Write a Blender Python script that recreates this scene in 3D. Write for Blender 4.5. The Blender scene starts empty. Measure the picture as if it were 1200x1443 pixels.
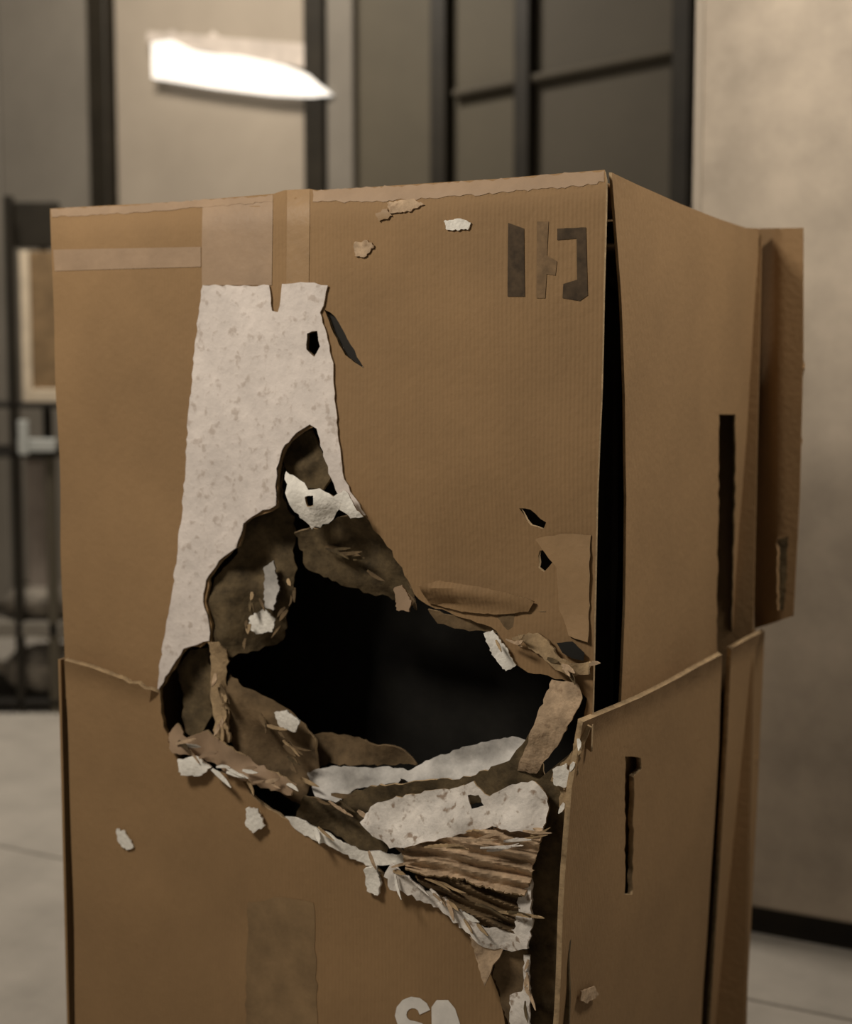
import bpy, bmesh, math, random
from mathutils import Vector, noise
from mathutils.geometry import delaunay_2d_cdt
random.seed(7)
SC = bpy.context.scene
COL = SC.collection

# ------------------------------------------------------------------ camera
EYE = Vector((0, 0, 1.5)); FPX = 1994.0; PITCH = 0.0923
cam = bpy.data.cameras.new('camera'); cam_o = bpy.data.objects.new('camera', cam); COL.objects.link(cam_o)
cam_o.location = EYE; cam_o.rotation_euler = (math.pi/2 - PITCH, 0, 0)
cam.sensor_fit = 'HORIZONTAL'; cam.sensor_width = 36; cam.lens = FPX/1200*36
cam.clip_start = 0.05
cam.dof.use_dof = True; cam.dof.focus_distance = 1.95; cam.dof.aperture_fstop = 3.2
SC.camera = cam_o

# ------------------------------------------------------------------ light
w = bpy.data.worlds.new('hall_ambient'); SC.world = w; w.use_nodes = True
w.node_tree.nodes['Background'].inputs[0].default_value = (1.0, 0.88, 0.72, 1)
w.node_tree.nodes['Background'].inputs[1].default_value = 0.09
def area(name, loc, target, size, power, col=(1, .9, .77), spread=180):
    l = bpy.data.lights.new(name, 'AREA'); l.shape = 'RECTANGLE'; l.size = size[0]; l.size_y = size[1]
    l.energy = power; l.color = col; l.spread = math.radians(spread)
    o = bpy.data.objects.new(name, l); COL.objects.link(o); o.location = loc
    o.rotation_euler = (Vector(target) - Vector(loc)).to_track_quat('-Z', 'Y').to_euler()
    return o
area('lamp_over_carton', (-1.35, 1.05, 2.78), (-0.4, 2.0, 1.35), (0.6, 0.4), 34.5)
area('side_fill', (1.45, 1.75, 2.95), (0.55, 2.2, 1.45), (0.6, 0.4), 11.5, spread=110)  # added fill, no lamp known here; brightens the carton's right side
area('column_fill', (0.5, 2.2, 3.1), (1.02, 3.75, 2.35), (.6, .3), 5.5, spread=75)  # added narrow fill that brightens the top of the column
area('lamp_over_wall', (-1.6, 5.4, 4.7), (-1.9, 6.9, .9), (1.4, .3), 140)
SC.view_settings.view_transform = 'Standard'; SC.view_settings.look = 'None'
SC.view_settings.exposure = 0.0; SC.view_settings.gamma = 1; SC.view_settings.use_curve_mapping = False

# ------------------------------------------------------------------ materials
def mat(name, col, rough=.8, var=.15, scale=6, bump=.0, bscale=60, flute=0.0, fdir=(1, 0, 0), flute_scale=160,
        metal=0, emit=0, fleck=0, col2=None, stretch=(1, 1, 1), spec=.3):
    m = bpy.data.materials.new(name); m.use_nodes = True
    nt = m.node_tree; N = nt.nodes; L = nt.links; b = N['Principled BSDF']
    tc = N.new('ShaderNodeTexCoord'); mp = N.new('ShaderNodeMapping'); mp.inputs['Scale'].default_value = stretch
    L.new(tc.outputs['Object'], mp.inputs['Vector'])
    n = N.new('ShaderNodeTexNoise'); n.inputs['Scale'].default_value = scale; n.inputs['Detail'].default_value = 6
    n.inputs['Roughness'].default_value = .65
    L.new(mp.outputs[0], n.inputs['Vector'])
    mx = N.new('ShaderNodeMix'); mx.data_type = 'RGBA'
    c2 = col2 or tuple(c*(1-2*var) for c in col)
    c1 = col if col2 else tuple(min(1, c*(1+var)) for c in col)
    mx.inputs['A'].default_value = (*c2, 1); mx.inputs['B'].default_value = (*c1, 1)
    rp = N.new('ShaderNodeMapRange'); rp.inputs[1].default_value = .3; rp.inputs[2].default_value = .7
    L.new(n.outputs[0], rp.inputs[0]); L.new(rp.outputs[0], mx.inputs['Factor'])
    out = mx.outputs['Result']
    if fleck:
        n2 = N.new('ShaderNodeTexNoise'); n2.inputs['Scale'].default_value = 70; n2.inputs['Detail'].default_value = 3
        L.new(tc.outputs['Object'], n2.inputs['Vector'])
        r2 = N.new('ShaderNodeMapRange'); r2.inputs[1].default_value = .58; r2.inputs[2].default_value = .68; r2.inputs[4].default_value = fleck
        L.new(n2.outputs[0], r2.inputs[0])
        m2 = N.new('ShaderNodeMix'); m2.data_type = 'RGBA'; m2.inputs['B'].default_value = (.23, .15, .09, 1)
        L.new(out, m2.inputs['A']); L.new(r2.outputs[0], m2.inputs['Factor']); out = m2.outputs['Result']
    L.new(out, b.inputs['Base Color'])
    b.inputs['Roughness'].default_value = rough; b.inputs['Metallic'].default_value = metal
    b.inputs['Specular IOR Level'].default_value = spec
    if emit:
        b.inputs['Emission Color'].default_value = (1, .95, .86, 1); b.inputs['Emission Strength'].default_value = emit
    if bump or flute:
        h = None
        if bump:
            nb = N.new('ShaderNodeTexNoise'); nb.inputs['Scale'].default_value = bscale; nb.inputs['Detail'].default_value = 4
            L.new(tc.outputs['Object'], nb.inputs['Vector']); h = nb.outputs[0]
            bp = N.new('ShaderNodeBump'); bp.inputs['Strength'].default_value = bump; bp.inputs['Distance'].default_value = .004
            L.new(h, bp.inputs['Height']); L.new(bp.outputs[0], b.inputs['Normal'])
        if flute:
            dt = N.new('ShaderNodeVectorMath'); dt.operation = 'DOT_PRODUCT'; dt.inputs[1].default_value = fdir
            L.new(tc.outputs['Object'], dt.inputs[0])
            mu = N.new('ShaderNodeMath'); mu.operation = 'MULTIPLY'; mu.inputs[1].default_value = flute_scale*2*math.pi
            L.new(dt.outputs['Value'], mu.inputs[0])
            si = N.new('ShaderNodeMath'); si.operation = 'SINE'; L.new(mu.outputs[0], si.inputs[0])
            b2 = N.new('ShaderNodeBump'); b2.inputs['Strength'].default_value = flute; b2.inputs['Distance'].default_value = .001
            L.new(si.outputs[0], b2.inputs['Height'])
            if bump: L.new(bp.outputs[0], b2.inputs['Normal'])
            L.new(b2.outputs[0], b.inputs['Normal'])
    return m
YAW = 0.4847
CF = (-math.cos(YAW), math.sin(YAW), 0); CR = (math.sin(YAW), math.cos(YAW), 0)
M = {}
M['card'] = mat('brown_cardboard', (.295, .184, .089), .78, .09, 3.2, .25, 90, .12, CF)
M['card_side'] = mat('brown_cardboard_side', (.300, .188, .092), .8, .08, 3, .25, 90, .12, CR)
M['card_edge'] = mat('torn_cardboard_edge', (.42, .30, .17), .9, .2, 40, .5, 150)
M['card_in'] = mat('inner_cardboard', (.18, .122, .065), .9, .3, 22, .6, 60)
M['card_dark'] = mat('shaded_shabby_ply', (.125, .09, .047), .9, .35, 30, .7, 70)  # torn ply darkened: dimness inside the tear put into its colour
M['white'] = mat('white_paper_liner', (.76, .69, .64), .85, .09, 16, .5, 70, fleck=.35)
M['whiteB'] = mat('torn_white_paper', (.78, .73, .67), .85, .15, 30, .7, 90, fleck=.8)
M['chip'] = mat('bare_white_pulp', (.86, .83, .76), .85, .08, 60, .5, 150)
M['tan'] = mat('tan_fluted_ply', (.52, .38, .25), .9, .2, 45, .6, 110, fleck=.6)
M['foil'] = mat('grey_foam_sheet', (.50, .48, .45), .55, .25, 18, .5, 40)
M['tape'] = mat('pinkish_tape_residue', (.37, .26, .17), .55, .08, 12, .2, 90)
M['tape2'] = mat('clear_brown_tape', (.34, .22, .115), .5, .08, 12, .2, 90)
M['stain'] = mat('grey_brown_stain', (.26, .172, .088), .7, .2, 10, .2, 90)
M['ink'] = mat('dark_print_ink', (.075, .05, .028), .8, .3, 50)
M['ink_faint'] = mat('faint_print_ink', (.225, .145, .076), .8, .2, 60)
M['ink_white'] = mat('white_print_ink', (.83, .8, .75), .7, .06, 40)
M['pinkgrey'] = mat('pinkish_grey_sheet', (.33, .28, .24), .6, .1, 6)
M['inner_black'] = mat('black_interior', (.012, .011, .009), .7, .3, 12, .4, 20)
M['concrete'] = mat('concrete_floor', (.46, .425, .375), .7, .12, 2.5, .3, 40)
M['joint'] = mat('dark_joint', (.10, .085, .07), .9)
M['pA'] = mat('grey_wall_panel', (.205, .185, .155), .6, .08, 1.5)
M['pB'] = mat('pale_wall_panel', (.36, .31, .25), .55, .07, 1.2)
M['pC'] = mat('olive_wall_panel', (.093, .08, .056), .6, .1, 1.2)
M['pD'] = mat('dark_wall_panel', (.075, .064, .046), .6, .1, 1.2)
M['post'] = mat('dark_steel_post', (.022, .018, .012), .5, .2, 5)
M['column'] = mat('pale_painted_board', (.44, .375, .30), .6, .16, 3.2, .15, 20)
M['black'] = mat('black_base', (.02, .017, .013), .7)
M['cream'] = mat('cream_frame', (.72, .61, .46), .6, .1, 8)
M['bluegrey'] = mat('pale_blue_grey_metal', (.5, .52, .5), .45, .1, 8)
M['bundle'] = mat('grey_cloth', (.27, .24, .2), .95, .3, 25, .8, 30)
M['glare'] = mat('glare_glow', (.8, .76, .72), .5, .1, emit=.75)
M['glow_rim'] = mat('pale_glow_rim', (.6, .53, .47), .5)
M['ceil'] = mat('ceiling_sheet', (.35, .32, .28), .8)

# ------------------------------------------------------------------ helpers
def tag(o, label=None, cat=None, group=None, kind=None):
    if label: o['label'] = label
    if cat: o['category'] = cat
    if group: o['group'] = group
    if kind: o['kind'] = kind
    return o
def empty(name, loc=(0, 0, 0), rz=0):
    o = bpy.data.objects.new(name, None); o.empty_display_size = .1; COL.objects.link(o)
    o.location = loc; o.rotation_euler = (0, 0, rz); return o
def link(name, me, m, parent=None):
    o = bpy.data.objects.new(name, me); COL.objects.link(o)
    if m and not me.materials: me.materials.append(m)
    if parent: o.parent = parent
    return o
def bevel_box(bm, c, s, bev=.004, rz=0):
    r = bmesh.ops.create_cube(bm, size=1)
    vs = r['verts']
    for v in vs: v.co = Vector((v.co.x*s[0], v.co.y*s[1], v.co.z*s[2]))
    if bev:
        es = list({e for v in vs for e in v.link_edges})
        r2 = bmesh.ops.bevel(bm, geom=es, offset=bev, segments=1, affect='EDGES')
        vs = list({v for f in r2['faces'] for v in f.verts} | {v for v in vs if v.is_valid})
    cz, sz = math.cos(rz), math.sin(rz)
    for v in vs:
        x, y = v.co.x, v.co.y
        v.co = Vector((x*cz - y*sz + c[0], x*sz + y*cz + c[1], v.co.z + c[2]))
def box(name, c, s, m, parent=None, bev=.004, rz=0):
    bm = bmesh.new(); bevel_box(bm, c, s, bev, rz)
    me = bpy.data.meshes.new(name); bm.to_mesh(me); bm.free()
    return link(name, me, m, parent)
def tube(name, pts, r, m, parent=None, n=10):
    bm = bmesh.new(); rings = []
    for i, p in enumerate(pts):
        p = Vector(p); t = (Vector(pts[min(i+1, len(pts)-1)]) - Vector(pts[max(i-1, 0)])).normalized()
        a = t.orthogonal().normalized(); b = t.cross(a)
        rings.append([bm.verts.new(p + r*(a*math.cos(k*2*math.pi/n) + b*math.sin(k*2*math.pi/n))) for k in range(n)])
    for A_, B_ in zip(rings, rings[1:]):
        for k in range(n): bm.faces.new((A_[k], A_[(k+1) % n], B_[(k+1) % n], B_[k]))
    bm.faces.new(rings[0][::-1]); bm.faces.new(rings[-1])
    bmesh.ops.recalc_face_normals(bm, faces=bm.faces)
    me = bpy.data.meshes.new(name); bm.to_mesh(me); bm.free()
    return link(name, me, m, parent)

# measuring: the direction in which a spot of the photograph lies
def ray(u, v):
    fw = Vector((0, math.cos(PITCH), -math.sin(PITCH))); up = Vector((0, math.sin(PITCH), math.cos(PITCH)))
    return (fw + Vector((1, 0, 0))*((u-600)/FPX) + up*((721.5-v)/FPX))
class Plane:
    def __init__(s, o, n): s.o = Vector(o); s.n = Vector(n).normalized()
    def at(s, u, v, off=0):
        d = ray(u, v); o = s.o + s.n*off
        return EYE + d*((o-EYE).dot(s.n)/d.dot(s.n))

A = Vector((0.2308, 1.90, 0)); ZT = 1.7804; ZS = 1.0338
DF = Vector(CF); DR = Vector(CR)                       # along the front (to the left), along the right side (to the back)
WF, WR = .9478, .8272
NF = Vector((-math.sin(YAW), -math.cos(YAW), 0)); NR = Vector((math.cos(YAW), -math.sin(YAW), 0))
PF = Plane(A, NF); PR = Plane(A, NR)

def inside(p, poly):
    x, y = p; c = False; j = len(poly)-1
    for i in range(len(poly)):
        xi, yi = poly[i]; xj, yj = poly[j]
        if (yi > y) != (yj > y) and x < (xj-xi)*(y-yi)/(yj-yi)+xi: c = not c
        j = i
    return c
def rough_line(poly, step, jit, rough=None):
    out = []
    for i, (x, y) in enumerate(poly):
        x2, y2 = poly[(i+1) % len(poly)]
        L = math.hypot(x2-x, y2-y); k = max(1, int(L/step))
        j = jit if rough is None or i in rough else 0
        for q in range(k):
            t = q/k
            out.append((x+(x2-x)*t + (random.uniform(-j, j) if q else 0), y+(y2-y)*t + (random.uniform(-j, j) if q else 0)))
    return out
def sheet(name, plane, outline, m, parent, off=0.0, thick=.004, step=16, jit=0, rough=None, holes=(), warp=0.0, wscale=9,
          edge=None, smooth=True):
    """A board or paper of real thickness whose outline lies on a real plane; off is its depth in front of that plane (number or function)."""
    loops = [rough_line(outline, step*.7, jit, rough)] + [rough_line(h, step*.6, 1.2) for h in holes]
    vs, es = [], []
    for lp in loops:
        b = len(vs); vs += [Vector(p) for p in lp]
        es += [(b+i, b+(i+1) % len(lp)) for i in range(len(lp))]
    xs = [p[0] for p in loops[0]]; ys = [p[1] for p in loops[0]]
    y = min(ys)+step*.5; row = 0
    allp = [p for lp in loops for p in lp]
    while y < max(ys):
        x = min(xs)+step*(.5 if row % 2 else 0)
        while x < max(xs):
            if inside((x, y), loops[0]) and not any(inside((x, y), h) for h in loops[1:]) and \
               min((x-p[0])**2+(y-p[1])**2 for p in allp) > (step*.45)**2:
                vs.append(Vector((x, y)))
            x += step
        y += step*.87; row += 1
    r = delaunay_2d_cdt(vs, es, [], 0, 1e-4)
    V, Fs = r[0], r[2]
    f2 = []
    for f in Fs:
        c = ((V[f[0]].x+V[f[1]].x+V[f[2]].x)/3, (V[f[0]].y+V[f[1]].y+V[f[2]].y)/3)
        if inside(c, loops[0]) and not any(inside(c, h) for h in loops[1:]): f2.append(f)
    fo = off if callable(off) else (lambda u, v: off)
    pts = []
    for p in V:
        o = fo(p.x, p.y)
        q = plane.at(p.x, p.y, o)
        if warp: q = q + plane.n*(noise.noise(q*wscale)*warp)
        pts.append(q)
    bm = bmesh.new()
    bv = [bm.verts.new(p) for p in pts]
    for f in f2:
        try: bm.faces.new([bv[i] for i in f])
        except ValueError: pass
    for v in [v for v in bm.verts if not v.link_faces]: bm.verts.remove(v)
    bm.normal_update()
    if sum((f.normal.dot(EYE-f.calc_center_median()) for f in bm.faces)) < 0:
        bmesh.ops.reverse_faces(bm, faces=bm.faces)
    bm.normal_update()
    top = list(bm.faces); be = [e for e in bm.edges if len(e.link_faces) == 1]
    nrm = {v: v.normal.copy() for v in bm.verts}
    mp = {v: bm.verts.new(v.co - nrm[v]*thick) for v in nrm}
    for f in top: bm.faces.new([mp[v] for v in reversed(f.verts)])
    for e in be:
        l = e.link_faces[0]; a, b = e.verts
        vl = list(l.verts); i = vl.index(a)
        if vl[(i+1) % len(vl)] is not b: a, b = b, a
        f = bm.faces.new((b, a, mp[a], mp[b])); f.material_index = 1 if edge else 0
    if smooth:
        for f in bm.faces: f.smooth = True
        for e in bm.edges:
            if len(e.link_faces) == 2 and e.calc_face_angle(0) > .7: e.smooth = False
    me = bpy.data.meshes.new(name); bm.to_mesh(me); bm.free()
    me.materials.append(m)
    if edge: me.materials.append(edge)
    return link(name, me, None, parent)
def stroke_poly(pts, wd):
    L, R = [], []
    for i, p in enumerate(pts):
        a = pts[max(i-1, 0)]; b = pts[min(i+1, len(pts)-1)]
        dx, dy = b[0]-a[0], b[1]-a[1]; l = math.hypot(dx, dy) or 1
        L.append((p[0]-dy/l*wd/2, p[1]+dx/l*wd/2)); R.append((p[0]+dy/l*wd/2, p[1]-dx/l*wd/2))
    return L + R[::-1]
def ground(p0, p1, v):
    """where the line of an edge drawn through two points of the photograph comes down to height v below the frame"""
    t = (v-p0[1])/(p1[1]-p0[1]); return (p0[0]+(p1[0]-p0[0])*t, v)

# ------------------------------------------------------------------ setting
WD = Vector(CF)                                        # the hall is laid out along the carton's own directions
floor = empty('floor'); tag(floor, kind='structure')
fb = box('screed', (0, 4.5, -.06), (22, 20, .06), M['joint'], floor, 0)
j = Plane((0, 0, 0), (0, 0, 1)).at(60, 1204)
S = 2.6
bm = bmesh.new(); bevel_box(bm, (0, 0, 0), (S-.012, S-.012, .04), .003)
slab_me = bpy.data.meshes.new('slab'); bm.to_mesh(slab_me); bm.free()
for a in range(-3, 4):
    for b in range(-2, 4):
        p = j + DF*((a+.1)*S) + DR*((b+.5)*S)
        o = link('slab', slab_me, M['concrete'], floor); o.location = (p.x, p.y, -.02); o.rotation_euler = (0, 0, math.atan2(DF.y, DF.x))
# back wall: along DF through a point seven metres off
PW = Plane((0, 7.0, 0), NF)
def wx(u):                                              # distance along the wall for a column of the photograph
    p = PW.at(u, 600); return (p - PW.o).dot(DF)
wall = empty('wall_back', (0, 7.0, 0), math.atan2(DF.y, DF.x)); tag(wall, kind='structure')
H = 4.8
# local frame: +x along DF (to the left), the room lies on +y
def wbox(name, u0, u1, y0, y1, m, z0=0.0, z1=H, bev=.006):
    x0, x1 = wx(u0), wx(u1)
    return box(name, ((x0+x1)/2, (y0+y1)/2, (z0+z1)/2), (abs(x1-x0), y1-y0, z1-z0), m, wall, bev)
wbox('backing', -900, 2000, -.14, -.08, M['post'])
panels = [(-700, -420, 'pB'), (-412, -150, 'pA'), (-142, 8, 'pA'), (12, 143, 'pA'), (172, 438, 'pB'), (472, 612, 'pC'), (638, 727, 'pC'),
          (752, 942, 'pD'), (972, 1240, 'pB'), (1262, 1500, 'pC')]
for a, b, mm in panels: wbox('panel', a, b, -.07, 0, M[mm])
for a, b in ((145, 170), (441, 468), (614, 636), (729, 750), (944, 970), (-149, -143), (1242, 1260)):
    wbox('post', a, b, -.05, .07, M['post'])
wbox('pilaster', 470, 506, 0.002, .05, M['pA'])
# sloping rail across the dark panels
bz = [PW.at(640, 133, .03), PW.at(950, 72, .03)]
d = bz[1]-bz[0]; me_rail = tube('rail', [wall.matrix_world.inverted() @ p for p in bz], .001, M['pD'], None)
bpy.data.objects.remove(me_rail)
ang = math.atan2(DF.y, DF.x)
def wl(p):
    q = p - Vector((0, 7.0, 0)); return Vector((q.dot(DF), q.dot(Vector((-math.sin(ang), math.cos(ang), 0))), q.z))
tube('rail', [wl(p) for p in bz], .022, M['pD'], wall)

ceil = box('ceiling', (0, 4.0, 5.0), (22, 14, .1), M['ceil'], None, 0); tag(ceil, kind='structure')

# square column on a dark recessed base, behind the carton's right side
PC = Plane((.87, 3.71, 0), NF)
c0 = PC.at(969, 700); c0.z = 0
column = empty('column', (c0.x, c0.y, 0), math.atan2(-DF.y, -DF.x)); tag(column, kind='structure')
# local x runs to the right along the front face, +y goes away from us
box('shaft', (.40, .35, (H+.085)/2), (.80, .70, H-.085), M['column'], column, .01)
box('plinth', (.40, .37, .042), (.76, .66, .084), M['black'], column, .004)
box('edge_strip', (.012, -.004, 2.4), (.024, .008, 4.4), M['pB'], column, .002)

# ------------------------------------------------------------------ glare streak on the wall, built as an added glowing wedge
pl = PW.at(330, 100, .08)
from mathutils import Matrix
glare = empty('glare_streak', pl, ang)
tag(glare, 'glowing white streak of glare high on the pale wall panel above the carton', 'glare')
LMI = (Matrix.Translation(pl) @ Matrix.Rotation(ang, 4, 'Z')).inverted()
def lsheet(name, pts, m, off, th):
    o = sheet(name, Plane(pl, NF), pts, m, None, off, th, 14)
    o.data.transform(LMI); o.parent = glare; return o
lsheet('glow_wedge', [(213, 60), (240, 56), (268, 70), (300, 76), (345, 80), (400, 92), (432, 104), (466, 133), (440, 137), (380, 134), (300, 124), (214, 110)], M['glare'], .0, .03)
lsheet('glow_rim', [(208, 44), (436, 62), (440, 98), (400, 90), (300, 74), (206, 58)], M['glow_rim'], -.012, .03)  # pale plate standing in for the soft glow above the streak
for u in (250, 400):
    p = LMI @ Plane(pl, NF).at(u, 80, 0)
    box('bracket', (p.x, -.06, p.z), (.04, .032, .03), M['glow_rim'], glare, .003)

# ------------------------------------------------------------------ rack at the left, far behind
PK = Plane((0, 6.3, 0), (0, -1, 0))
def kx(u): return (u-600)/FPX*6.3
def kz(v): return PK.at(600, v).z
rack = empty('storage_rack', (kx(20), 6.3, 0))
tag(rack, 'dark steel storage rack behind the left side of the torn carton', 'rack')
def rb(name, u0, u1, z0, z1, y0, y1, m):
    return box(name, ((kx(u0)+kx(u1))/2-kx(20), (y0+y1)/2, (z0+z1)/2), (kx(u1)-kx(u0), y1-y0, z1-z0), m, rack, .004)
for (a, b) in ((14, 25), (-330, -318)):
    for (y0, y1) in ((0, .05), (.55, .60)): rb('upright', a, b, 0, kz(275), y0, y1, M['post'])
for (y0, y1) in ((0, .04), (.55, .60)): rb('upright', 62, 75, 0, kz(638), y0, y1, M['post'] if y0 else M['pC'])
rb('shelf', -330, 80, kz(575), kz(567), 0, .6, M['black'])
rb('shelf', -330, 80, kz(645), kz(636), 0, .6, M['black'])
rb('shelf', -330, 80, kz(898), kz(878), 0, .6, M['pA'])
rb('shelf', -330, 80, .03, .06, 0, .6, M['black'])
rb('beam', 27, 80, kz(636), kz(618), -.03, 0, M['bluegrey'])
rb('bracket', 30, 44, kz(640), kz(592), -.05, -.028, M['bluegrey'])
rb('end_panel', 26, 60, kz(876), kz(648), .10, .14, M['pinkgrey'])
rb('top_rail', 14, 80, kz(345), kz(280), .10, .16, M['post'])
fr = empty('framed_board', (kx(50), 6.36, kz(567)))
tag(fr, 'brown board in a cream frame standing on the upper rack shelf', 'board')
def fbx(name, u0, u1, v0, v1, y0, y1, m):
    return box(name, ((kx(u0)+kx(u1))/2-kx(50), (y0+y1)/2, (kz(v0)+kz(v1))/2-kz(567)), (kx(u1)-kx(u0), y1-y0, abs(kz(v0)-kz(v1))), m, fr, .003)
fbx('frame_stile', 28, 42, 352, 567, 0, .04, M['cream'])
fbx('frame_stile', 150, 164, 352, 567, 0, .04, M['cream'])
fbx('frame_rail', 42, 150, 548, 567, 0, .04, M['cream'])
fbx('panel', 42, 150, 352, 548, .015, .035, M['stain'])
def bundle(v0, v1, label):
    z0, z1 = kz(v1), kz(v0); r = (z1-z0)/2
    bm = bmesh.new(); bmesh.ops.create_uvsphere(bm, u_segments=24, v_segments=14, radius=1)
    for v in bm.verts:
        v.co = Vector((v.co.x*.19, v.co.y*.16, max(v.co.z, -.86)*r))
        v.co += v.co.normalized()*noise.noise(v.co*14)*.012
    lo = min(v.co.z for v in bm.verts)
    for v in bm.verts: v.co.z -= lo
    for f in bm.faces: f.smooth = True
    me = bpy.data.meshes.new('cloth_bundle'); bm.to_mesh(me); bm.free()
    o = link('cloth_bundle', me, M['bundle']); o.location = (kx(40), 6.5, z0)
    return tag(o, label, 'bundle', 'bundles on the rack')
b1 = bundle(822, 878, 'small grey cloth bundle on the middle rack shelf')
b2 = bundle(902, 975, 'larger grey cloth bundle at the bottom of the rack'); b2.location.z = .06

# ------------------------------------------------------------------ the torn carton
ctr = A + DF*WF/2 + DR*WR/2
carton = empty('cardboard_carton', (ctr.x, ctr.y, 0))
tag(carton, 'tall brown cardboard carton with a big torn hole and hanging white paper', 'carton')
CI = Matrix.Translation((-ctr.x, -ctr.y, 0))
def fix(o):
    o.data.transform(CI); o.parent = carton; return o
def P(name, plane, outline, m, **k):
    par = k.pop('parent', None)
    o = sheet(name, plane, outline, m, None, **k); o.data.transform(CI); o.parent = par or carton; return o
VB = 2150                                               # below the frame; cut level with the floor afterwards
def to_floor(o):
    for v in o.data.vertices:
        if v.co.z < .0: v.co.z = .0
    return o
def quad(name, p, along, n, wd, z0, z1, m, th=.005, tilt=0):
    """plain board: from ground point p along a direction"""
    bm = bmesh.new()
    a = Vector(p); b = a+along*wd
    vs = []
    for off in (0, -th):
        vs.append([bm.verts.new(q+n*off+Vector((0, 0, z))) for q, z in ((a, z0), (b, z0), (b, z1), (a, z1))])
    o_, i_ = vs
    bm.faces.new(o_); bm.faces.new(i_[::-1])
    for k in range(4): bm.faces.new((o_[(k+1) % 4], o_[k], i_[k], i_[(k+1) % 4]))
    bmesh.ops.recalc_face_normals(bm, faces=bm.faces)
    me = bpy.data.meshes.new(name); bm.to_mesh(me); bm.free(); o = link(name, me, m); return fix(o)

# --- upper box
front_top = [(71, 294), (140, 290), (260, 284), (385, 273), (400, 268), (436, 266), (446, 268), (560, 261), (700, 252), (790, 244), (851, 239)]
front_right = [(853, 250), (849, 420), (846, 560), (841, 700), (837, 850), (834, 990), (832, 1060)]
hole_edge = [(815, 1045), (826, 985), (800, 962), (770, 952), (742, 948), (722, 935), (705, 900), (690, 884), (640, 868), (600, 852), (583, 838), (566, 800), (545, 770), (515, 728),
             (492, 708), (474, 672), (458, 642), (446, 600), (436, 604), (420, 614), (402, 634), (394, 660), (391, 715), (360, 728), (344, 738), (336, 770), (312, 790), (294, 816), (290, 848),
             (298, 880), (298, 905), (262, 915), (246, 942), (226, 970)]
front_left = [(222, 1035), (92, 985), (90, 900), (82, 600), (75, 400)]
def fbulge(u, v):
    d = v-(293-.069*(u-71))
    return -.004 - .0144*math.exp(-((u-690)/150)**2-((v-790)/110)**2) - .020*max(0, 1-d/48)**2
def on(d): return lambda u, v: fbulge(u, v)+d
fp = P('front_panel', PF, front_top+front_right+hole_edge+front_left, M['card'], off=fbulge, thick=.006, step=13, jit=2.2,
       rough=set(range(len(front_top)+len(front_right)-1, len(front_top)+len(front_right)+len(hole_edge))), warp=.006, wscale=5, edge=M['card_edge'],
       holes=[[(455, 436), (470, 446), (492, 486), (511, 519), (484, 500), (468, 470)],
              [(432, 470), (446, 466), (450, 488), (441, 502), (431, 492)],
              [(732, 716), (748, 718), (770, 736), (766, 746), (748, 740)],
              [(760, 776), (778, 772), (780, 790), (766, 806), (758, 800)]])
U1 = PF.at(852, 240); U2 = PF.at(814, 1018, -.014); U3 = PR.at(1069, 322, -.002)
nrm = (U2-U1).cross(U3-U1)
if nrm.dot(EYE-U1) < 0: nrm = -nrm
PU = Plane(U1, nrm)
# side panel, left edge standing clear of the front panel
side = [(862, 243), (900, 261), (960, 287), (1010, 307), (1050, 321), (1069, 322), (1066, 600), (1062, 890), (1052, 1200),
        (850, 1200), (872, 1010), (880, 850), (883, 700), (880, 560), (874, 420), (866, 300)]
P('side_panel', PU, side, M['card_side'], off=0, thick=.004, step=20, warp=.004, wscale=4, edge=M['card_edge'],
       holes=[[(1013, 584), (1035, 584), (1036, 700), (1033, 900), (1028, 1000), (1012, 1000), (1010, 900), (1012, 720)]])
# back, left and top boards
q = A - NF*.0
quad('back_panel', A+DR*WR, DF, DR, WF, 0, ZT-.012, M['card'])
quad('left_panel', A+DF*(WF-.004)+DR*.03, DR, DF, WR-.03, 0, ZT-.012, M['card_side'])
bm = bmesh.new()
for k in range(2):
    w2 = (WR-.036)/2-.002
    c = A + DF*WF/2 + DR*(.036+w2/2+.001+k*(w2+.002)); bevel_box(bm, (c.x, c.y, ZT-.016), (WF-.02, w2-.012, .006), .001, math.atan2(DF.y, DF.x))
    me = bpy.data.meshes.new('top_flap'); bm.to_mesh(me); bm.clear(); fix(link('top_flap', me, M['card']))
bm.free()
# folded rear flap sticking out at the far right corner
PB = Plane(A+DR*(WR+.004), NF)
P('rear_flap', PB, [(1062, 322), (1131, 321), (1131, 500), (1126, 700), (1117, 868), (1062, 886)], M['card_side'],
  off=lambda u, v: -.05*min(1, max(0, (1094-u)/26)), thick=.005, step=10, edge=M['card'],
  holes=[[(1094, 760), (1110, 756), (1109, 800), (1104, 860), (1095, 860)]])
P('slot_dark', PB, [(1088, 750), (1114, 750), (1112, 866), (1090, 866)], M['card_dark'], off=-.03, thick=.003, step=12)  # dark sheet added behind the slot, its shade put into the colour
# tapes on the front
P('tape_strip', PF, [(286, 286), (384, 276), (383, 402), (285, 402)], M['tape'], off=on(.0008), parent=fp, thick=.0004, warp=.006, wscale=5, step=17)
P('tape_strip', PF, [(404, 268), (436, 266), (434, 400), (403, 402)], M['tape2'], off=on(.0008), parent=fp, thick=.0004, warp=.006, wscale=5, step=17)
P('tape_strip', PF, [(76, 352), (180, 350), (284, 348), (284, 376), (78, 382)], M['tape'], off=on(.0008), parent=fp, thick=.0004, warp=.006, wscale=5, step=17)
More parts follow.
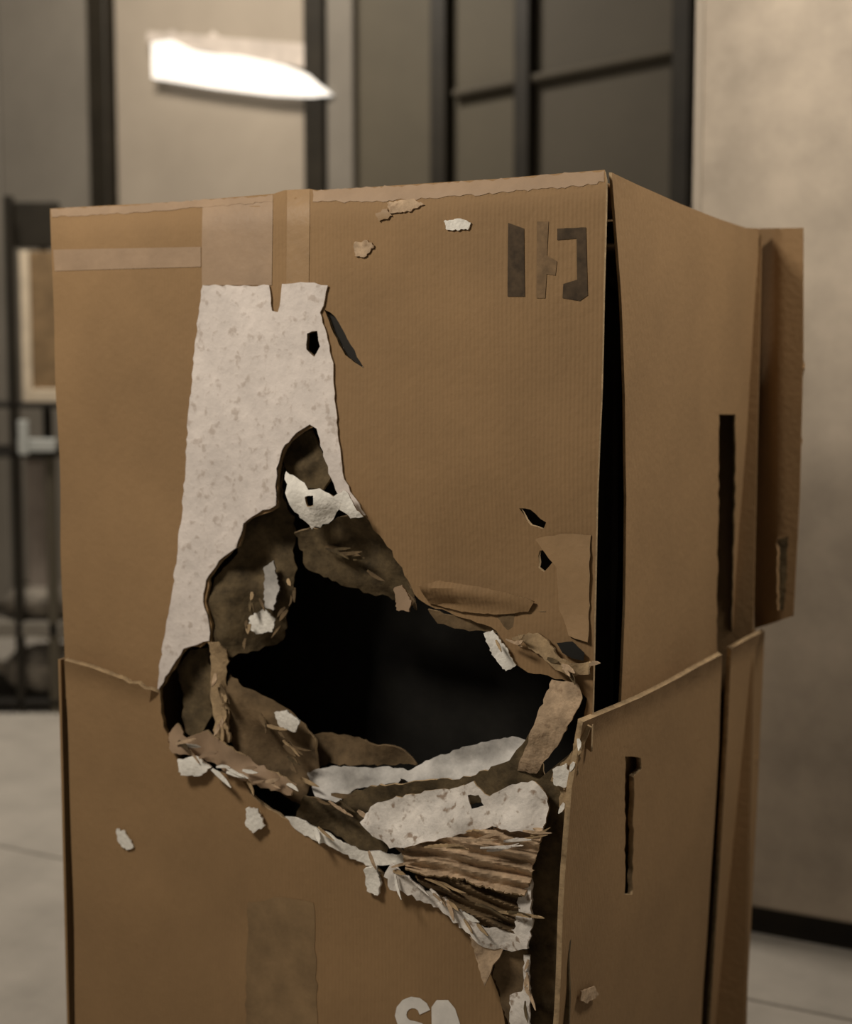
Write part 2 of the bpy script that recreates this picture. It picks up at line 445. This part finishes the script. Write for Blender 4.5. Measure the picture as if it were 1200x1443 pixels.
# paler strips along the top fold, overhead light put into their colour
P('lit_edge', PF, [(72, 295), (200, 288), (384, 275)] + [(384, 284), (200, 299), (74, 306)], M['tape'], off=on(.0008), parent=fp, thick=.0004, warp=.006, wscale=5, step=8, jit=1.5)
P('lit_edge', PF, [(440, 268), (560, 262), (700, 253), (790, 245), (850, 240)] + [(850, 256), (790, 264), (700, 272), (600, 280), (520, 284), (440, 284)], M['tape'], off=on(.0008), parent=fp, thick=.0004, warp=.006, wscale=5, step=8, jit=2)
# white paper strip: the bared liner from the top down to the sleeve
white = [(286, 402), (330, 403), (379, 402), (383, 438), (391, 440), (397, 400), (430, 398), (460, 402), (456, 420), (449, 440), (458, 470), (468, 520), (472, 570), (480, 630), (486, 675),
         (500, 700), (516, 726), (500, 728), (488, 716), (474, 690), (460, 650), (447, 604), (437, 598), (418, 610), (398, 634), (390, 660), (389, 712), (362, 724), (342, 738), (332, 772), (308, 790), (290, 818),
         (286, 848), (294, 880), (294, 903), (258, 914), (242, 940), (222, 976), (226, 930), (240, 850), (250, 770), (260, 660), (266, 570), (274, 480)]
P('paper_liner', PF, white, M['white'], off=on(.004), thick=.002, parent=fp, step=11, jit=1.5, warp=.006, wscale=5, edge=M['chip'],
  holes=[[(431, 470), (445, 466), (449, 488), (441, 503), (430, 492)]])
P('torn_ply_or_dark', PF, [(450, 430), (480, 440), (520, 524), (500, 524), (462, 476)], M['black'], off=-.016, thick=.003, step=10)  # black sheet behind the crack, shade painted as colour
# chewed plies round the hole
P('torn_ply_or_dark', PF, [(398, 640), (420, 614), (440, 606), (456, 646), (468, 672), (455, 690), (430, 688), (408, 680)], M['card_dark'], off=-.03, thick=.004, step=9, jit=1.5, warp=.02, wscale=22, edge=M['card_edge'])
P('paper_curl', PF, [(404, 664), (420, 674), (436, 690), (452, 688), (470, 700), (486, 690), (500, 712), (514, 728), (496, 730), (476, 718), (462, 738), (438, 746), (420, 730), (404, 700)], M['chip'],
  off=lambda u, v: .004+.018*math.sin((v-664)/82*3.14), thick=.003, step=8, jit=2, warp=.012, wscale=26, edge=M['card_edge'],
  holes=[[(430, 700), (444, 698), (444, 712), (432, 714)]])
P('torn_ply_or_dark', PF, [(386, 700), (396, 640), (404, 690), (412, 745), (422, 800), (412, 850), (406, 885), (392, 904), (350, 920), (318, 925), (300, 905), (290, 850), (300, 815), (335, 780), (345, 738)], M['card_dark'],
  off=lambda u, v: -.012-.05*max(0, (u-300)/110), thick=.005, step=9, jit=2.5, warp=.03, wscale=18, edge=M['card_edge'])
P('paper_scrap', PF, [(352, 868), (372, 858), (388, 872), (384, 890), (360, 894), (350, 884)], M['chip'], off=-.022, thick=.003, step=4, jit=1.4, warp=.006, wscale=30)
P('paper_scrap', PF, [(370, 800), (384, 790), (392, 830), (386, 860), (372, 856)], M['foil'], off=-.030, thick=.003, step=4, jit=1.4, warp=.006, wscale=30)
P('torn_ply_or_dark', PF, [(412, 752), (450, 742), (480, 728), (512, 722), (560, 780), (586, 848), (560, 846), (520, 836), (470, 818), (430, 800)], M['card_dark'],
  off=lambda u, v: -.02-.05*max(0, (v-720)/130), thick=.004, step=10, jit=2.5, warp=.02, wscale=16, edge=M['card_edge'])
P('paper_scrap', PF, [(554, 830), (566, 824), (580, 846), (577, 862), (558, 860)], M['tape'], off=.006, thick=.003, step=4, jit=1.4, warp=.004, wscale=30)
# curled lower lip of the front panel right of the hole
P('curled_lip', PF, [(590, 826), (620, 818), (670, 826), (716, 836), (752, 848), (744, 862), (700, 866), (650, 862), (604, 850)], M['card'],
  off=lambda u, v: fbulge(u, v)+.002+.022*max(0, 1-((v-826-(u-590)*.12)/18)**2)*max(0, 1-(u-590)/190), thick=.003, step=8, jit=.8, edge=M['card_edge'])
P('torn_ply_or_dark', PF, [(604, 858), (640, 868), (694, 872), (720, 862), (768, 862), (790, 900), (750, 936), (716, 928), (700, 892), (660, 890), (618, 878)], M['card_in'],
  off=lambda u, v: fbulge(u, v)+.002-.02*max(0, (v-860)/60), thick=.004, step=9, jit=1.5, warp=.016, wscale=20, edge=M['card_edge'])
P('paper_scrap', PF, [(682, 892), (694, 888), (712, 912), (726, 938), (712, 946), (694, 924)], M['chip'], off=on(.008), thick=.003, step=4, jit=1.4, warp=.006, wscale=30)
# loose tan corner patch
P('loose_patch', PF, [(752, 760), (790, 752), (832, 754), (830, 820), (828, 905), (800, 896), (786, 860), (784, 800)], M['tape2'], off=on(.004), thick=.0015, step=12, jit=1, warp=.006, wscale=14, edge=M['card_edge'])
P('torn_rim', PF, [(728, 894), (756, 892), (772, 904), (784, 924), (806, 934), (830, 932), (830, 950), (804, 952), (782, 944), (764, 926), (744, 914)], M['card_edge'],
  off=lambda u, v: fbulge(u, v)+.009+.006*math.sin(u*.09), thick=.004, step=8, jit=1.6, warp=.008, wscale=28)
P('puncture_dark', PF, [(784, 906), (806, 904), (823, 920), (822, 931), (806, 928), (792, 920)], M['inner_black'], off=on(.0065), thick=.0006, step=8, jit=.6)  # black patch laid on the board, darkness of the hole as colour

# --- lower sleeve outside the upper box
OFS = .010
K1 = PF.at(822, 1018, OFS); K2 = PF.at(786, 1443, OFS); K3 = PR.at(1076, 889, .010)
nrm = (K2-K1).cross(K3-K1)
if nrm.dot(EYE-K1) < 0: nrm = -nrm
PS = Plane(K1, nrm)
tear = [(226, 976), (228, 1004), (238, 1046), (262, 1082), (300, 1088), (336, 1096), (362, 1128), (410, 1156), (466, 1186), (520, 1216), (548, 1240), (600, 1262), (640, 1296), (672, 1330), (690, 1372), (706, 1420), (716, 1470), (728, 1520)]
sf = [(92, 930), (130, 940), (176, 957)] + tear + [ground((758, 1130), (744, 1443), v) for v in (1560, 1800, VB)] + [ground((92, 930), (108, 1443), v) for v in (VB, 1800, 1443)] + [(100, 1200)]
sfo = to_floor(P('sleeve_front', PF, sf, M['card'], off=lambda u, v: OFS+(.010*max(0, 1-(v-930-(u-92)*.35)/26)**2 if u < 226 else 0), thick=.008, step=15, jit=2, rough=set(range(2, 2+len(tear))), warp=.006, wscale=4.5, edge=M['card_edge']))
ss = [(822, 1018), (900, 984), (962, 952), (1016, 922), (1012, 1050), (1000, 1250), (988, 1443)] + [ground((1012, 1050), (988, 1443), VB)] + \
     [ground((822, 1018), (786, 1443), v) for v in (VB, 1800, 1443)] + [(794, 1300), (800, 1200), (806, 1110)]
to_floor(P('sleeve_side', PS, ss, M['card_side'], off=lambda u, v: .012*max(0, 1-(v-1018+(u-822)*.49)/30)**2, thick=.008, step=14, warp=.004, wscale=5, edge=M['card_edge'],
  holes=[[(880, 1066), (903, 1068), (904, 1084), (893, 1094), (892, 1180), (889, 1260), (878, 1260), (880, 1160)]]))
ss2 = [(1030, 914), (1055, 900), (1077, 889), (1068, 1100), (1058, 1300), (1050, 1443)] + [ground((1058, 1300), (1050, 1443), VB), ground((1026, 1050), (1000, 1443), VB)] + [(1000, 1443), (1012, 1250), (1024, 1050)]
to_floor(P('sleeve_side', PS, ss2, M['card_side'], off=lambda u, v: -.006+.010*max(0, 1-(v-914+(u-1030)*.53)/26)**2, thick=.008, step=12, edge=M['card_edge']))
quad('sleeve_back', A+DR*(WR+.014)-DF*.0, DF, DR, WF, 0, ZS, M['card'])
quad('sleeve_left', A+DF*(WF+.012), DR, DF, WR, 0, ZS, M['card_side'])
P('stained_tape', PF, [(348, 1272), (400, 1264), (442, 1272), (448, 1443), (450, 1560), (344, 1560), (346, 1443)], M['stain'], off=OFS+.0008, parent=sfo, thick=.0004, step=18, warp=.006, wscale=4.5, jit=2)

to_floor(P('corner_shade', PF, [(745, 1110), (806, 1060), (800, 1443), (790, VB), (730, VB), (742, 1300)], M['card_dark'], off=-.006, thick=.004, step=16, warp=.01, wscale=14))  # fills the corner gap; the shade there is put into its colour
# --- torn plies of the lower half of the hole
P('torn_ply_or_dark', PF, [(248, 940), (266, 916), (292, 912), (300, 960), (296, 1010), (286, 1044), (262, 1030), (254, 985)], M['card_dark'], off=-.035, thick=.004, step=9, jit=2, warp=.015, wscale=20)
P('torn_rim', PF, [(292, 905), (308, 905), (318, 922), (322, 990), (324, 1046), (308, 1050), (300, 1000), (298, 950)], M['card_edge'],
  off=lambda u, v: -.006+.008*math.sin(v*.05), thick=.004, step=8, jit=2, warp=.012, wscale=26)
P('torn_ply_or_dark', PF, [(322, 950), (352, 970), (390, 990), (430, 1020), (450, 1042), (444, 1090), (430, 1140), (380, 1104), (330, 1074), (320, 1010)], M['card_in'],
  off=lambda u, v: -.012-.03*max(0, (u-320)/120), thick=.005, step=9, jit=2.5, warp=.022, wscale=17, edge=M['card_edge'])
P('torn_rim', PF, [(232, 1036), (248, 1020), (262, 1040), (290, 1030), (322, 1050), (350, 1074), (396, 1092), (420, 1104), (412, 1120), (372, 1110), (330, 1094), (296, 1074), (264, 1062), (246, 1060)], M['tape'],
  off=lambda u, v: .012+.008*math.sin(u*.08), thick=.004, step=8, jit=2.2, warp=.012, wscale=24, edge=M['card_edge'])
for pts in ([(250, 1070), (276, 1066), (296, 1082), (280, 1094), (256, 1092)], [(348, 1138), (362, 1140), (372, 1164), (356, 1174), (346, 1160)],
            [(386, 1004), (404, 1000), (422, 1016), (416, 1032), (394, 1024)]):
    P('paper_scrap', PF, pts, M['chip'], off=.024 if pts[0][0] != 386 else -.01, thick=.004, step=4, jit=1.4, warp=.006, wscale=30)
# grey foam sheets inside
P('foam_sheet', PF, [(428, 1090), (470, 1078), (540, 1080), (580, 1086), (560, 1104), (500, 1112), (470, 1132), (448, 1120)], M['foil'], off=lambda u, v: -.045+.03*(v-1078)/40, thick=.006, step=9, jit=1.5, warp=.02, wscale=18)
P('foam_sheet', PF, [(560, 1092), (610, 1068), (660, 1050), (724, 1036), (742, 1046), (728, 1080), (690, 1104), (640, 1100), (590, 1108)], M['foil'], off=lambda u, v: -.06+.04*(v-1040)/60, thick=.006, step=9, jit=1.5, warp=.02, wscale=18)
P('torn_ply_or_dark', PF, [(418, 1044), (450, 1034), (500, 1040), (560, 1056), (584, 1080), (520, 1078), (460, 1076), (430, 1090)], M['card_in'], off=-.06, thick=.004, step=9, jit=2, warp=.015, wscale=20)
P('torn_ply_or_dark', PF, [(430, 1120), (470, 1128), (520, 1108), (600, 1100), (660, 1096), (720, 1070), (748, 1030), (770, 1100), (700, 1130), (560, 1150), (540, 1216), (470, 1180), (420, 1150)], M['card_dark'], off=-.012, thick=.004, step=10, jit=2, warp=.016, wscale=18, edge=M['card_edge'])
# white rim of the sleeve's tear
P('paper_rim', PF, [(404, 1150), (420, 1152), (470, 1178), (520, 1200), (560, 1206), (580, 1196), (584, 1210), (560, 1222), (524, 1220), (470, 1194), (420, 1170)], M['chip'],
  off=lambda u, v: .018+.006*math.sin(u*.07), thick=.004, step=8, jit=2, warp=.01, wscale=24)
P('paper_scrap', PF, [(512, 1226), (528, 1220), (536, 1244), (532, 1262), (516, 1256)], M['chip'], off=.022, thick=.004, step=4, jit=1.4, warp=.006, wscale=30)
# big paper flap hanging outwards, folded over its corrugated core
P('paper_flap', PF, [(508, 1158), (530, 1132), (580, 1118), (640, 1112), (668, 1100), (690, 1122), (720, 1106), (752, 1102), (768, 1118), (770, 1140), (764, 1172), (700, 1164), (640, 1178), (574, 1192), (548, 1196)], M['whiteB'],
  off=lambda u, v: .016+.028*max(0, (v-1100)/90), thick=.003, step=9, jit=2.2, warp=.016, wscale=22, edge=M['card_edge'],
  holes=[[(656, 1122), (674, 1120), (680, 1136), (664, 1140)]])
def ribs(u, v): return math.sin((v - (u-560)*.22)*.33)
P('fluted_core', PF, [(566, 1198), (600, 1184), (660, 1172), (720, 1164), (766, 1162), (758, 1196), (750, 1230), (738, 1262), (700, 1254), (650, 1238), (600, 1232), (572, 1222)], M['tan'],
  off=lambda u, v: .036+.006*ribs(u, v), thick=.003, step=3.6, jit=2, warp=.008, wscale=24, edge=M['card_edge'])
P('fluted_core', PF, [(580, 1222), (630, 1230), (690, 1244), (738, 1258), (736, 1318), (704, 1312), (670, 1300), (630, 1278), (594, 1246)], M['card_in'],
  off=lambda u, v: .024+.006*math.sin((v-(u-560)*.42)*.36), thick=.003, step=3.6, jit=2, warp=.008, wscale=24, edge=M['card_edge'])
P('paper_rim', PF, [(548, 1218), (580, 1240), (612, 1262), (650, 1286), (684, 1306), (726, 1308), (732, 1250), (746, 1240), (748, 1290), (744, 1336), (716, 1340), (684, 1334), (656, 1314), (620, 1286), (584, 1264), (556, 1256), (540, 1236)], M['whiteB'],
  off=lambda u, v: .030+.006*math.sin(u*.06), thick=.004, step=8, jit=2.4, warp=.012, wscale=24)
P('torn_tail', PF, [(664, 1318), (690, 1334), (706, 1340), (694, 1366), (684, 1388), (674, 1362)], M['tan'], off=.03, thick=.003, step=8, jit=2, warp=.012, wscale=26)
P('torn_ply_or_dark', PF, [(700, 1338), (744, 1338), (748, 1400), (740, 1480), (726, 1510), (716, 1450), (704, 1400), (694, 1370)], M['card_in'], off=.012, thick=.003, step=9, jit=2, warp=.012, wscale=24)
P('torn_tail', PF, [(738, 1345), (747, 1345), (749, 1443), (746, 1500), (728, 1520), (720, 1443), (716, 1404), (734, 1398), (740, 1380)], M['whiteB'], off=.022, thick=.003, step=8, jit=1.6, warp=.01, wscale=24)
# tan strip bent down at the right of the hole
P('bent_strip', PF, [(776, 958), (812, 962), (818, 985), (806, 1010), (790, 1040), (772, 1068), (756, 1090), (728, 1086), (738, 1056), (756, 1010)], M['tan'],
  off=lambda u, v: -.004+.02*math.sin((v-955)/135*3.14), thick=.004, step=8, jit=1.6, warp=.008, wscale=26, edge=M['card_edge'])
P('torn_rim', PF, [(822, 1020), (832, 1026), (818, 1060), (812, 1100), (804, 1140), (792, 1142), (788, 1110), (776, 1100), (784, 1084), (802, 1066)], M['card_edge'],
  off=.016, thick=.004, step=8, jit=2, warp=.01, wscale=28)
P('paper_scrap', PF, [(778, 1084), (796, 1076), (806, 1094), (796, 1110), (780, 1106)], M['chip'], off=.026, thick=.004, step=4, jit=1.4)
# loose shreds of ply and paper standing off the torn edges
def shreds(path, n, mats, off, lmin=14, lmax=38, wmin=3, wmax=7, turn=.9, spread=7):
    for k in range(n):
        t = random.random()*(len(path)-1); i = int(t); t -= i
        (x0, y0), (x1, y1) = path[i], path[i+1]
        x = x0+(x1-x0)*t+random.uniform(-spread, spread); y = y0+(y1-y0)*t+random.uniform(-spread, spread)
        a = math.atan2(y1-y0, x1-x0)+random.uniform(-turn, turn); L = random.uniform(lmin, lmax); wd = random.uniform(wmin, wmax)
        dx, dy = math.cos(a), math.sin(a); b = random.uniform(-4, 4)
        pts = []
        for f, ww in ((0, .5), (.35, 1), (.7, .8), (1, .15)):
            pts.append((x+dx*L*f-dy*(wd*ww/2+b*f*(1-f)*2), y+dy*L*f+dx*(wd*ww/2+b*f*(1-f)*2)))
        for f, ww in ((1, .15), (.7, .8), (.35, 1), (0, .5)):
            pts.append((x+dx*L*f+dy*(wd*ww/2-b*f*(1-f)*2), y+dy*L*f-dx*(wd*ww/2-b*f*(1-f)*2)))
        o0 = off+random.uniform(-.004, .006); lift = random.uniform(0, .016)
        P('paper_shred', PF, pts, M[random.choice(mats)], off=lambda u, v, o0=o0, lift=lift, x=x, y=y, L=L: o0+lift*(math.hypot(u-x, v-y)/L)**2, thick=.0015, step=5)
shreds([(236, 1040), (300, 1078), (400, 1110)], 16, ['card_edge', 'tan', 'tape', 'card_dark', 'chip'], .024)
shreds([(410, 1150), (520, 1208), (600, 1250), (700, 1320)], 14, ['chip', 'whiteB', 'card_edge', 'tan'], .034)
shreds([(304, 905), (310, 980), (312, 1050)], 9, ['card_edge', 'tan', 'card_in'], .006, turn=.4)
shreds([(330, 800), (360, 850), (340, 900)], 8, ['card_in', 'card_edge', 'card_dark'], -.005, 10, 24)
shreds([(410, 790), (408, 850), (392, 896)], 6, ['card_edge', 'card_in'], -.03, 10, 24, turn=.5)
shreds([(350, 980), (410, 1060), (430, 1120)], 12, ['card_in', 'card_edge', 'card_dark'], -.004, 14, 34)
shreds([(430, 1110), (500, 1140), (560, 1190)], 8, ['card_dark', 'card_in', 'tan'], .006, 18, 44, turn=.5)
shreds([(580, 1200), (680, 1190), (750, 1180)], 10, ['tan', 'card_edge', 'whiteB'], .050, 24, 60, 2.5, 5, turn=.25, spread=14)
shreds([(600, 1240), (680, 1270), (730, 1290)], 8, ['card_dark', 'card_edge'], .036, 24, 50, 2.5, 5, turn=.25, spread=10)
shreds([(700, 896), (760, 930), (826, 944)], 9, ['card_edge', 'tan', 'card_dark'], .006, 12, 28)
shreds([(816, 1030), (806, 1080), (796, 1136)], 7, ['card_edge', 'tan', 'chip'], .022, 12, 26, turn=.5, spread=4)
shreds([(450, 770), (520, 800), (575, 835)], 8, ['card_in', 'card_dark'], -.03, 16, 40, turn=.6)
shreds([(742, 1340), (742, 1430)], 6, ['whiteB', 'tan', 'card_dark'], .028, 14, 34, turn=.4, spread=4)
# scrapes and stuck paper bits
for pts, mm in (([(626, 312), (648, 308), (664, 314), (660, 324), (630, 324)], 'chip'), ([(497, 342), (516, 338), (526, 346), (512, 362), (498, 360)], 'tan'),
            ([(545, 286), (580, 280), (598, 288), (576, 298), (548, 300)], 'tan'), ([(528, 300), (545, 294), (552, 304), (534, 312)], 'tape2')):
    P('paper_scrap', PF, pts, M[mm], off=on(.003), parent=fp, thick=.003, step=4, jit=1.4, warp=.006, wscale=5)
P('paper_scrap', PF, [(164, 1168), (176, 1172), (188, 1194), (178, 1198), (166, 1186)], M['chip'], off=OFS+.003, parent=sfo, thick=.003, step=4, jit=1.4)
P('paper_scrap', PS, [(820, 1396), (838, 1390), (844, 1402), (828, 1414), (818, 1410)], M['tan'], off=.007, thick=.003, step=4, jit=1.4)
# printed handling marks, upper right
PM = .006
P('printed_mark', PF, [(716, 314), (738, 322), (740, 418), (716, 418)], M['ink'], off=on(.0009), parent=fp, thick=.0004, step=9, warp=.006, wscale=5)
P('printed_mark', PF, [(784, 322), (824, 320), (827, 416), (816, 424), (792, 420), (793, 400), (812, 394), (811, 336), (784, 338)], M['ink'], off=on(.0009), parent=fp, thick=.0004, step=9, warp=.006, wscale=5)
P('printed_mark', PF, [(756, 312), (772, 312), (770, 360), (784, 368), (782, 388), (770, 386), (768, 420), (756, 420)], M['ink_faint'], off=on(.0009), parent=fp, thick=.0004, step=9, warp=.006, wscale=5)
# white lettering at the foot of the picture
def arc(cx, cy, rx, ry, a0, a1, n=9):
    return [(cx+rx*math.cos(math.radians(a0+(a1-a0)*k/n)), cy+ry*math.sin(math.radians(a0+(a1-a0)*k/n))) for k in range(n+1)]
P('printed_letter', PF, stroke_poly(arc(581, 1430, 17, 17, -10, -270) + arc(581, 1466, 18, 19, -90, 165), 16), M['ink_white'],
  off=OFS+.001, parent=sfo, thick=.0004, step=8, warp=.006, wscale=4.5)
P('printed_letter', PF, [(608, 1490), (607, 1420), (614, 1410), (630, 1410), (640, 1422), (662, 1490), (646, 1490), (640, 1468), (624, 1466), (622, 1490)], M['ink_white'],
  off=OFS+.001, parent=sfo, thick=.0004, step=8, warp=.006, wscale=4.5)
# black block added to keep the inside of the carton dark
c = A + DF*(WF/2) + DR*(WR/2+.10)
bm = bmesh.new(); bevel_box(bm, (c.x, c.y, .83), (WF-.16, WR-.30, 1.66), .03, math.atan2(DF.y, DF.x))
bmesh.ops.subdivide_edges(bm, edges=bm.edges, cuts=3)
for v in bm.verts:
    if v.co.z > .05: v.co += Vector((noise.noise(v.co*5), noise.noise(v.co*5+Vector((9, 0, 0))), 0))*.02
me = bpy.data.meshes.new('inner_dark'); bm.to_mesh(me); bm.free()
fix(link('inner_dark', me, M['inner_black']))
